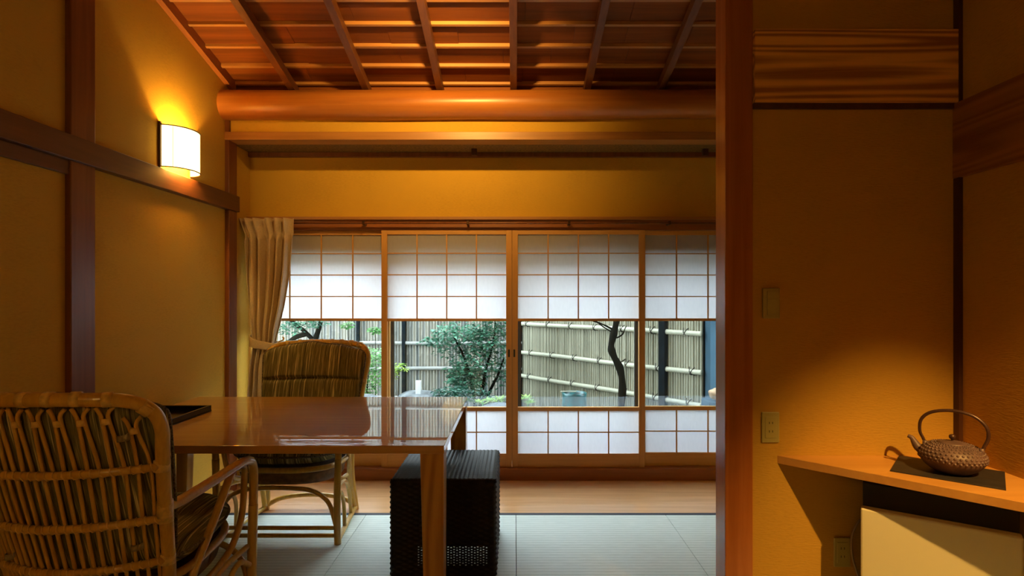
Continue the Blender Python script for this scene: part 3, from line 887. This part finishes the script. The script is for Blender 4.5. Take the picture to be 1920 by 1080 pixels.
# ================================================================== WICKER STOOL
ox0, ox1, oy0, oy1, oh = -0.608, -0.090, 2.727, 3.276, 0.47
ot = thing('wicker_stool', ((ox0 + ox1) / 2, (oy0 + oy1) / 2, 0), 'dark brown woven wicker stool standing under the table corner', 'stool')
PW, PH = 0.0285, 0.0125
def weave(s, t):
    # s,t metres: wrapped horizontal strands bulging between stakes
    i = math.floor(t / PH)
    a = math.sin(PI * (s / PW + (i % 2)))
    b = abs(math.sin(PI * t / PH))
    return 0.0034 * a * b + 0.0022 * b
def wside(pfun, nrm, L, H, holes):
    nu = int(L / PW * 4); nv = int(H / PH * 3)
    def f(u, v):
        s, t = u * L, v * H
        e = min(s, L - s, H - t)
        rd = 0.0
        R = 0.018
        if e < R:
            rd = R - math.sqrt(max(0, R * R - (R - e) ** 2))
        p = pfun(s, t)
        return p + nrm * (weave(s, t) - rd)
    def skip(i, j):
        if not holes: return False
        s, t = (i + 0.5) / nu * L, (j + 0.5) / nv * H
        if holes == 2 and 0.05 < t < 0.24 and 0.04 < s < L - 0.04:
            return i % 4 != 0 and j % 3 != 2
        if 0.055 < t < 0.145 and 0.13 < s < L - 0.04:
            return i % 4 in (1, 3) and j % 3 == (0 if i % 4 == 1 else 1)
        return False
    return MB().grid(f, nu, nv, False, skip)
LX, LY = ox1 - ox0, oy1 - oy0
wside(lambda s, t: Vector((ox0 + s, oy0, t)), Vector((0, -1, 0)), LX, oh, True).build('front_panel', 'wicker', ot, True)
wside(lambda s, t: Vector((ox1 - s, oy1, t)), Vector((0, 1, 0)), LX, oh, 2).build('back_panel', 'wicker', ot, True)
wside(lambda s, t: Vector((ox1, oy0 + s, t)), Vector((1, 0, 0)), LY, oh, 2).build('side_panel', 'wicker', ot, True)
wside(lambda s, t: Vector((ox0, oy1 - s, t)), Vector((-1, 0, 0)), LY, oh, False).build('side_panel', 'wicker', ot, True)
def topf(u, v):
    s, t = u * LX, v * LY
    e = min(s, LX - s, t, LY - t); R = 0.018; rd = 0
    if e < R: rd = R - math.sqrt(max(0, R * R - (R - e) ** 2))
    return (ox0 + s, oy0 + t, oh - rd + 0.003 * abs(math.sin(PI * s / 0.022)) + 0.0008 * math.sin(PI * t / 0.008))
MB().grid(topf, 130, 140).build('seat_panel', 'wicker', ot, True)

# ================================================================== CORNER SHELF, KETTLE, FRIDGE
SZ = 0.719
shf = MB().prism([(1.062, AY), (AX, 1.537), (AX, AY)][::-1], SZ - 0.032, SZ)
tag(shf.build('corner_shelf', 'shelf', None, False, 0.0015, origin=(1.5, 2.0, SZ - 0.032)), 'triangular honey wooden corner shelf fixed to both walls', 'shelf')
mt = MB().prism([(1.378, 2.055), (1.622, 1.848), (1.783, 2.037), (1.545, 2.250)], SZ, SZ + 0.005)
tag(mt.build('kettle_mat', 'slate', None, False, 0.001), 'black rectangular mat under the iron kettle on the corner shelf', 'mat')
kc = Vector((1.590, 2.035, SZ + 0.005))
kt = thing('iron_kettle', kc, 'brown cast iron kettle with studded body on the black mat', 'kettle')
prof = [(0.040, 0.0), (0.052, 0.002), (0.075, 0.016), (0.093, 0.036), (0.100, 0.054), (0.097, 0.070), (0.085, 0.086), (0.066, 0.098), (0.048, 0.103), (0.045, 0.104)]
def smooth_prof(p, n=4):
    q = cr([(a, 0, b) for a, b in p], n)
    return [(v.x, v.z) for v in q]
body = MB().lathe(smooth_prof(prof), kc, 56)
def prof_at(t):
    sp_ = smooth_prof(prof, 8)
    k = min(len(sp_) - 2, int(t * (len(sp_) - 1))); a, b = sp_[k], sp_[k + 1]
    d = Vector((b[0] - a[0], b[1] - a[1])).normalized()
    return a, Vector((d.y, -d.x))
rows = 8
for j in range(rows):
    (r0, z0), nn = prof_at(0.42 + 0.46 * j / (rows - 1))
    n_ = 38
    for k in range(n_):
        a = 2 * PI * (k + 0.5 * (j % 2)) / n_
        e = Vector((math.cos(a), math.sin(a), 0))
        c = kc + e * r0 + Vector((0, 0, z0))
        nrm = (e * nn.x + Vector((0, 0, nn.y))).normalized()
        tt = Vector((-math.sin(a), math.cos(a), 0)); bb = nrm.cross(tt)
        q = 0.0054 * (r0 / 0.1) ** 0.7
        ring1 = [c + tt * (q * math.cos(m * PI / 3)) + bb * (q * math.sin(m * PI / 3)) - nrm * 0.0006 for m in range(6)]
        ring2 = [c + tt * (q * 0.6 * math.cos(m * PI / 3)) + bb * (q * 0.6 * math.sin(m * PI / 3)) + nrm * 0.0028 for m in range(6)]
        body.add(ring1 + ring2 + [c + nrm * 0.0048], [(m, (m + 1) % 6, (m + 1) % 6 + 6, m + 6) for m in range(6)] + [(m + 6, (m + 1) % 6 + 6, 12) for m in range(6)])
body.build('body', 'iron', kt, True)
lid = MB().lathe([(0.046, 0.102), (0.047, 0.105), (0.036, 0.109), (0.018, 0.112), (0.006, 0.113)], kc, 32).build('lid', 'iron', kt, True)
MB().lathe(smooth_prof([(0.004, 0.112), (0.004, 0.117), (0.009, 0.122), (0.0105, 0.128), (0.008, 0.134), (0.002, 0.137)], 3), kc, 16).build('knob', 'handle', lid, True)
dd = Vector((0.707, -0.707, 0))
sp_pts = [(-0.085, 0.060), (-0.103, 0.072), (-0.114, 0.090), (-0.122, 0.103), (-0.134, 0.108)]
MB().tube(cr([kc + dd * s + Vector((0, 0, z)) for s, z in sp_pts], 4), [0.019, 0.018, 0.017, 0.016, 0.0155, 0.0145, 0.0135, 0.0125, 0.0115, 0.0105, 0.0095, 0.009, 0.0085, 0.008, 0.0075, 0.007, 0.0068], 12).build('spout', 'iron', kt, True)
hp = [(-0.080, 0.086), (-0.086, 0.106), (-0.097, 0.135), (-0.092, 0.178), (-0.060, 0.209), (0, 0.222), (0.058, 0.212), (0.094, 0.180), (0.101, 0.142), (0.090, 0.108), (0.083, 0.086)]
MB().tube(cr([kc + dd * s + Vector((0, 0, z)) for s, z in hp], 5), 0.0062, 10, 0.8).build('handle', 'handle', kt, True)
for s in (-0.081, 0.083):
    c = kc + dd * s + Vector((0, 0, 0.088))
    MB().tube([c + Vector((0, 0, -0.01)), c + Vector((0, 0, 0.012))], 0.008, 10).build('handle_lug', 'iron', kt, True)
# small fridge
fa = Vector((1.291, 2.09, 0)); fd = Vector((0.819, -0.574, 0)); fn = Vector((0.574, 0.819, 0))
fr_ = thing('small_fridge', (fa + fd * 0.23 + fn * 0.08), 'cream mini fridge standing under the corner shelf', 'fridge')
FW = 0.455
def fbox(a0, a1, n0, n1, z0, z1):
    c = [fa + fd * a0 + fn * n0, fa + fd * a1 + fn * n0, fa + fd * a1 + fn * n1, fa + fd * a0 + fn * n1]
    return MB().hexa([(q.x, q.y, z0) for q in c] + [(q.x, q.y, z1) for q in c])
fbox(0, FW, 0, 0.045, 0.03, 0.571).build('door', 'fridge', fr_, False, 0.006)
fbox(0.004, FW - 0.004, 0.050, 0.175, 0.0, 0.655).build('body', 'fridge_body_shade', fr_, False, 0.003)  # body blackened and raised to stand in for the shade under the shelf
# switches / sockets
def plate(name, px0, px1, py0, py1, label, cat, kind):
    k = AY / F
    x0, x1 = (px0 - 965) * k, (px1 - 965) * k
    z1, z0 = CZ + (560 - py0) * k, CZ + (560 - py1) * k
    r = thing(name, ((x0 + x1) / 2, AY, z0), label, cat)
    BX((x0, AY - 0.008, z0), (x1, AY, z1)).build('cover_plate', 'plate', r, False, 0.003)
    w_, h_ = x1 - x0, z1 - z0
    cx = (x0 + x1) / 2
    if kind == 'switch':
        BX((x0 + w_ * 0.24, AY - 0.011, z0 + h_ * 0.12), (x1 - w_ * 0.05, AY - 0.006, z0 + h_ * 0.62)).build('switch_rocker', 'plate', r, False, 0.001)
        BX((x0 + w_ * 0.24, AY - 0.011, z0 + h_ * 0.65), (x1 - w_ * 0.05, AY - 0.006, z0 + h_ * 0.90)).build('switch_rocker', 'plate', r, False, 0.001)
    else:
        BX((x0 + w_ * 0.18, AY - 0.010, z0 + h_ * 0.15), (x1 - w_ * 0.18, AY - 0.006, z1 - h_ * 0.15)).build('socket_face', 'plate', r, False, 0.001)
        for zz in (0.37, 0.65):
            m_ = MB()
            for dx in (-0.0065, 0.0065):
                m_.box((cx + dx - 0.0012, AY - 0.0105, z0 + h_ * zz - 0.0045), (cx + dx + 0.0012, AY - 0.006, z0 + h_ * zz + 0.0045))
            m_.build('socket_slots', 'slot', r)
    return r
plate('light_switch', 1429, 1461, 540, 597, 'beige light switch plate on the textured wall beside the cedar post', 'switch', 'switch')
plate('power_outlet', 1427, 1460, 772, 829, 'beige double power outlet on the wall beside the shelf tip', 'outlet', 'outlet')
plate('power_outlet', 1562, 1593, 1007, 1062, 'beige power outlet in the shadow beneath the corner shelf', 'outlet', 'outlet')
(MB().tube(cr([(1.395, 2.245, 0.47), (1.375, 2.245, 0.455), (1.352, 2.245, 0.40), (1.352, 2.245, 0.33), (1.37, 2.245, 0.26), (1.39, 2.24, 0.2), (1.40, 2.24, 0.1), (1.39, 2.24, 0.008)], 6), 0.0045, 8).build('power_cord', 'cord', fr_, True))

# ================================================================== GARDEN
GZ = -0.12
def ground(u, v):
    x = -7 + 12 * u; y = 4.48 + 4.6 * v
    return (x, y, GZ + 0.03 * math.sin(x * 2.1) * math.sin(y * 1.7) - 0.03)
go = MB().grid(ground, 60, 30).build('ground', 'soil', None, True)
go['kind'] = 'structure'
struct(BX((-9, 4.4, -2.0), (6, 12, -0.6)), 'ground_base', 'soil')
def fence(A, B, H, label, cullmat, polemat, pitch, rails, posts, ties, seed):
    rr = random.Random(seed)
    A = Vector((A[0], A[1], 0)); B = Vector((B[0], B[1], 0))
    L = (B - A).length
    ang = math.atan2(B.y - A.y, B.x - A.x)
    r = thing('bamboo_fence', (A.x, A.y, GZ - 0.05), label, 'fence')
    r.rotation_euler = (0, 0, ang)
    m_ = MB()
    x = 0
    while x < L:
        rad = pitch / 2 * rr.uniform(1.06, 1.16)
        h = H + rr.uniform(-0.02, 0.02) + 0.15
        pts = []; rs = []
        z = 0.0
        nz = rr.uniform(0.05, 0.35)
        yo = rr.uniform(-0.004, 0.004)
        while z < h:
            pts.append((x, yo, z)); rs.append(rad)
            if nz < h:
                pts += [(x, yo, nz - 0.006), (x, yo, nz), (x, yo, nz + 0.006)]; rs += [rad, rad * 1.10, rad * 0.97]
            z = nz + 0.01
            nz += rr.uniform(0.22, 0.42)
        pts.append((x, yo, h)); rs.append(rad)
        pts = sorted(set(pts), key=lambda q: q[2])
        rs = (rs + [rad] * len(pts))[:len(pts)]
        m_.tube(pts, rs, 6)
        x += pitch
    m_.build('pole_panel', cullmat, r, True, 0, True)
    BX((0, pitch * 0.75, 0), (L, pitch * 0.75 + 0.012, H + 0.1)).build('backing_board', 'fpost', r, False, 0, True)
    for z in rails:
        n = int(L / 0.35); pts = []; rs = []
        for k in range(n + 1):
            xx = L * k / n
            for d, q in ((-0.01, 1), (0, 1.08), (0.01, 0.98)):
                pts.append((xx + d, -0.038, z - GZ + 0.05 + 0.004 * math.sin(xx * 3 + z * 9))); rs.append(0.026 * q)
        MB().tube(pts, rs, 10).build('rail_pole', polemat, r, True, 0, True)
        if ties:
            x = 0.12 + (z * 7 % 1) * 0.2
            while x < L:
                zz = z - GZ + 0.05
                t_ = MB()
                for s in (-1, 1):
                    t_.tube([(x - s * 0.02, -0.010, zz - 0.033), (x - s * 0.010, -0.058, zz - 0.018), (x + s * 0.008, -0.067, zz + 0.004), (x + s * 0.018, -0.05, zz + 0.03), (x + s * 0.03, -0.03, zz + 0.045)], 0.0045, 5)
                t_.build('rope_tie', 'rope', r, True, 0, True)
                x += ties
    for x, w_ in posts:
        BX((x - w_ / 2, -0.075, 0), (x + w_ / 2, -0.02, H + 0.2)).build('post', 'fpost', r, False, 0.003, True)
    return r
FH = 2.5
fence((-6.6, 7.52), (0.09, 7.52), FH, 'weathered grey bamboo fence at the back of the garden', 'fence_grey', 'pole_grey', 0.040,
      (0.76, 0.42, 0.03, 1.15, 1.6, 2.1), [(6.6 - 1.48, 0.045), (6.6 - 2.09, 0.04), (6.6 - 3.3, 0.05)], 0, 3)
fence((0.10, 7.50), (1.815, 5.39), FH, 'pale yellow bamboo fence running toward the house on the right', 'fence_pale', 'pole_pale', 0.030,
      (1.02, 0.64, 0.33, 1.45, 1.95), [(-0.02, 0.09), (2.29, 0.075)], 0.40, 5)
bw = struct(BX((1.835, 5.25, -0.6), (3.6, 5.45, 3.0)), 'wall_neighbour', 'bluewall')
tag(BX((1.92, 5.20, 1.095), (2.10, 5.25, 1.30)).build('vent_cover', 'white', None, False, 0.004), 'white box on the blue grey outer wall beside the post', 'vent')
# leaves
def leafy(mb_, centre, rad, n, size, rr, droop=0.3):
    for _ in range(n):
        while True:
            d = Vector((rr.uniform(-1, 1), rr.uniform(-1, 1), rr.uniform(-1, 1)))
            if d.length <= 1: break
        p = Vector(centre) + Vector((d.x * rad[0], d.y * rad[1], d.z * rad[2]))
        a = rr.uniform(0, 2 * PI)
        dr = Vector((math.cos(a), math.sin(a), rr.uniform(-0.8, 0.3) * droop * 2)).normalized()
        sd = dr.cross(Vector((rr.uniform(-0.4, 0.4), rr.uniform(-0.4, 0.4), 1))).normalized()
        up = sd.cross(dr)
        L = size * rr.uniform(0.7, 1.3); W = L * 0.28
        mb_.add([p, p + dr * L * 0.45 + sd * W + up * W * 0.3, p + dr * L - up * L * 0.1, p + dr * L * 0.45 - sd * W + up * W * 0.3, p + dr * L * 0.45], [(0, 4, 1), (1, 4, 2), (2, 4, 3), (3, 4, 0)])
def plant(name, label, cat, base, stems, blobs, mat, size, seed, group=None, stemr=0.008, stemmat='bark'):
    rr = random.Random(seed)
    r = thing(name, base, label, cat, group)
    m_ = MB()
    for s in stems:
        n_ = len(cr(s, 4)); m_.tube(cr(s, 4), [stemr * (1 - 0.6 * k / n_) for k in range(n_)], 7)
    m_.build('stem', stemmat, r, True)
    l_ = MB()
    for c, rad, n in blobs:
        leafy(l_, c, rad, n, size, rr)
    l_.build('foliage', mat, r)
    return r
def PB(px, py, D, rx, ry, n, rd=None):
    return (P(px, py, D), (rx * D / F, rd or rx * D / F, ry * D / F), n)
D0 = 6.5
g = P(895, 800, D0)
gb = Vector((g.x, D0, GZ))
plant('shrub', 'large shrub with small glossy leaves in front of the grey bamboo fence', 'shrub', gb,
      [[gb, P(905, 730, D0), P(912, 690, D0), P(925, 640, D0), P(930, 590, D0)], [gb, P(885, 720, D0), P(870, 670, D0), P(850, 630, D0)], [gb, P(918, 735, D0), P(935, 700, D0), P(945, 670, D0)]],
      [PB(905, 640, D0, 45, 25, 620), PB(855, 622, D0, 48, 20, 420), PB(838, 650, D0, 30, 22, 170), PB(893, 680, D0, 45, 32, 640), PB(925, 610, D0, 40, 25, 420), PB(880, 715, D0, 36, 24, 520), PB(810, 640, D0, 24, 10, 90), PB(855, 700, D0, 25, 22, 200),
       PB(930, 560, D0, 70, 45, 500), PB(940, 690, D0, 18, 40, 160)], 'leaf_t', 0.060, 11, None, 0.022)
plant('shrub', 'dark low shrub at the foot of the large one, beside the flat rock', 'shrub', P(850, 770, 5.85), [[P(850, 775, 5.85), P(860, 745, 5.85)]],
      [PB(850, 736, 5.85, 42, 11, 420), PB(905, 739, 5.85, 20, 12, 130)], 'leaf_d', 0.05, 12, None, 0.01)
plant('shrub', 'light green bush seen between the far armchair and the shoji stile', 'shrub', Vector((-1.6, 6.0, GZ)), [[(-1.6, 6.0, GZ), (-1.58, 6.0, 0.4), (-1.55, 6.0, 0.7)]],
      [PB(700, 675, 6.0, 38, 24, 420), PB(690, 715, 6.0, 34, 26, 380), PB(640, 690, 6.0, 50, 40, 600)], 'leaf_g', 0.045, 13, None, 0.012)
plant('small_tree', 'dark leaning tree with teal leaves beside the curtain', 'tree', Vector((-2.35, 6.6, GZ)),
      [[(-2.2, 6.6, GZ), P(600, 665, 6.6), P(575, 625, 6.6), P(545, 600, 6.6), P(520, 560, 6.6)], [P(575, 625, 6.6), P(550, 635, 6.6), P(525, 655, 6.6)], [P(590, 640, 6.6), P(600, 610, 6.6), P(605, 585, 6.6)]],
      [PB(545, 615, 6.5, 25, 14, 120), PB(585, 605, 6.5, 30, 12, 150), PB(540, 650, 6.5, 20, 14, 90), PB(570, 570, 6.5, 60, 30, 350)], 'leaf_t', 0.055, 14, None, 0.035)
for k, (px, py, lb) in enumerate(((652, 610, 'thin upright plant with a bright leaf tuft above the far armchair'), (703, 618, 'thin upright plant with a bright leaf tuft beside the first shoji stile'))):
    plant('garden_sapling', lb, 'plant', Vector((P(px, py, 6.9).x, 6.9, GZ)), [[Vector((P(px, py, 6.9).x, 6.9, GZ)), P(px + 2, 680, 6.9), P(px, py, 6.9)]], [PB(px, py, 6.9, 14, 7, 60)], 'leaf_g', 0.06, 20 + k, 'thin saplings before the grey fence', 0.007)
plant('garden_shrub', 'small yellow green bush sticking out by the dark window sash', 'shrub', Vector((P(745, 700, 6.7).x, 6.7, GZ)), [[Vector((P(745, 700, 6.7).x, 6.7, GZ)), P(748, 690, 6.7)]],
      [PB(748, 690, 6.7, 16, 10, 110), PB(735, 700, 6.7, 14, 14, 90)], 'leaf_y', 0.05, 30)
low = [(905, 752, 5.6, 'pale leafed ground plant under the large shrub'), (935, 752, 5.7, 'pale leafed ground plant right beside the middle stiles, left side'), (990, 750, 5.5, 'bright ground plant at the foot of the pale fence'), (870, 748, 5.8, 'pale leafed ground plant by the table corner')]
for k, (px, py, D, lb) in enumerate(low):
    b0 = Vector((P(px, py, D).x, D, GZ)); rr = random.Random(40 + k)
    r = thing('ground_plant', b0, lb, 'plant', None)
    m_ = MB(); tp = P(px, py, D)
    m_.tube([b0, tp], 0.008, 6); m_.build('stem', 'leaf_g', r, True)
    l_ = MB()
    for q in range(5):
        c = tp + Vector((rr.uniform(-0.08, 0.08), rr.uniform(-0.05, 0.05), rr.uniform(-0.04, 0.02)))
        for i in range(8):
            a = 2 * PI * i / 8 + rr.uniform(-0.3, 0.3)
            d = Vector((math.cos(a), math.sin(a), rr.uniform(0.1, 0.6))).normalized(); s = d.cross(Vector((0, 0, 1))).normalized()
            L = rr.uniform(0.06, 0.10)
            l_.add([c, c + d * L * 0.5 + s * L * 0.14, c + d * L, c + d * L * 0.5 - s * L * 0.14], [(0, 1, 2, 3)])
    l_.build('foliage', 'leaf_y' if k != 3 else 'leaf_g', r)
# crooked tree
Dt = 5.75
tk = thing('garden_tree', (P(1165, 700, Dt).x, Dt, GZ), 'crooked dark bare trunk in front of the pale bamboo fence', 'tree')
pts = [Vector((P(1165, 770, Dt).x, Dt, GZ - 0.02)), P(1165, 765, Dt), P(1167, 725, Dt), P(1163, 693, Dt), P(1151, 668, Dt), P(1146, 650, Dt), P(1151, 625, Dt), P(1156, 598, Dt), P(1152, 560, Dt), P(1165, 510, Dt), P(1150, 450, Dt), P(1160, 400, Dt)]
n_ = len(cr(pts, 5)); MB().tube(cr(pts, 5), [(0.040 - 0.010 * k / n_) * (1 + 0.12 * math.sin(k * 0.9)) for k in range(n_)], 12).build('trunk', 'bark', tk, True)
MB().tube(cr([P(1150, 618, Dt), P(1138, 612, Dt), P(1125, 606, Dt), P(1110, 601, Dt - 0.1), P(1095, 590, Dt)], 4), [0.010] * 6 + [0.007] * 11, 7).build('branch', 'bark', tk, True)
MB().tube(cr([P(1146, 622, Dt), P(1130, 612, Dt), P(1118, 602, Dt), P(1105, 590, Dt)], 4), [0.007] * 13, 7).build('branch', 'bark', tk, True)
MB().tube(cr([P(1156, 634, Dt), P(1167, 627, Dt), P(1172, 616, Dt), P(1175, 611, Dt)], 4), [0.008] * 6 + [0.005] * 7, 7).build('branch', 'bark', tk, True)
MB().tube(cr([P(1163, 680, Dt), P(1169, 676, Dt), P(1173, 673, Dt)], 4), 0.006, 7).build('branch', 'bark', tk, True)
l_ = MB(); rr = random.Random(5)
leafy(l_, P(1110, 400, 5.3), (0.45, 0.35, 0.3), 450, 0.06, rr)
l_.build('foliage', 'leaf_t', tk)
# pot
pc = Vector((P(1077, 733, 5.35).x, 5.35, GZ - 0.01))
ph = P(1077, 736, 5.35).z - pc.z
pot = thing('garden_pot', pc, 'round blue green glazed pot standing before the pale bamboo fence', 'pot')
MB().lathe([(0.08, 0), (0.105, 0.05), (0.115, 0.3), (0.116, ph - 0.02), (0.118, ph), (0.106, ph), (0.104, ph - 0.05), (0.1, ph - 0.12)], pc, 36).build('vessel', 'glaze', pot, True)
MB().tube([pc + Vector((-0.13, -0.02, ph + 0.012)), pc + Vector((0.02, 0.02, ph + 0.006))], 0.006, 8).build('dipper', 'pole_pale', pot, True)
# rocks
def rock(px, py, D, sx, sy, sz, label, seed, mat='rock'):
    c = P(px, py, D); rr = random.Random(seed)
    ph_ = [rr.uniform(0, 6) for _ in range(6)]
    def f(u, v):
        a = 2 * PI * u; b = PI * (v - 0.5)
        d = Vector((math.cos(a) * math.cos(b), math.sin(a) * math.cos(b), math.sin(b)))
        k = 1 + 0.10 * math.sin(3 * d.x + ph_[0]) + 0.08 * math.sin(5 * d.y + ph_[1]) + 0.07 * math.sin(6 * d.z + 4 * d.x + ph_[2])
        return (c.x + d.x * sx * k, c.y + d.y * sy * k, c.z - sz + d.z * sz * k)
    tag(MB().grid(f, 32, 18).build('garden_rock', mat, None, True), label, 'rock')
rock(785, 734, 6.0, 0.42, 0.25, 0.24, 'broad flat grey rock carrying the white marker', 1)
rock(915, 757, 5.5, 0.30, 0.16, 0.18, 'rounded grey rock low in the pane beside the middle stiles', 2)
rock(690, 745, 5.4, 0.30, 0.15, 0.20, 'grey rock beneath the light green bush', 3)
rock(1346, 727, 4.9, 0.072, 0.06, 0.055, 'tan stone on a ledge by the blue grey outer wall', 6, 'stone')
tag(BX((1.68, 4.84, GZ), (1.95, 5.05, 0.462)).build('stone_stand', 'bluewall', None, False, 0.01), 'blue grey pillar carrying the tan stone', 'pillar')
p0 = P(780, 735, 5.95); p1 = P(790, 713, 5.95)
tag(BX((p0.x, 5.92, p0.z - 0.02), (p1.x, 5.95, p1.z)).build('garden_marker', 'white', None, False, 0.003), 'small white upright marker standing on the flat rock', 'marker')
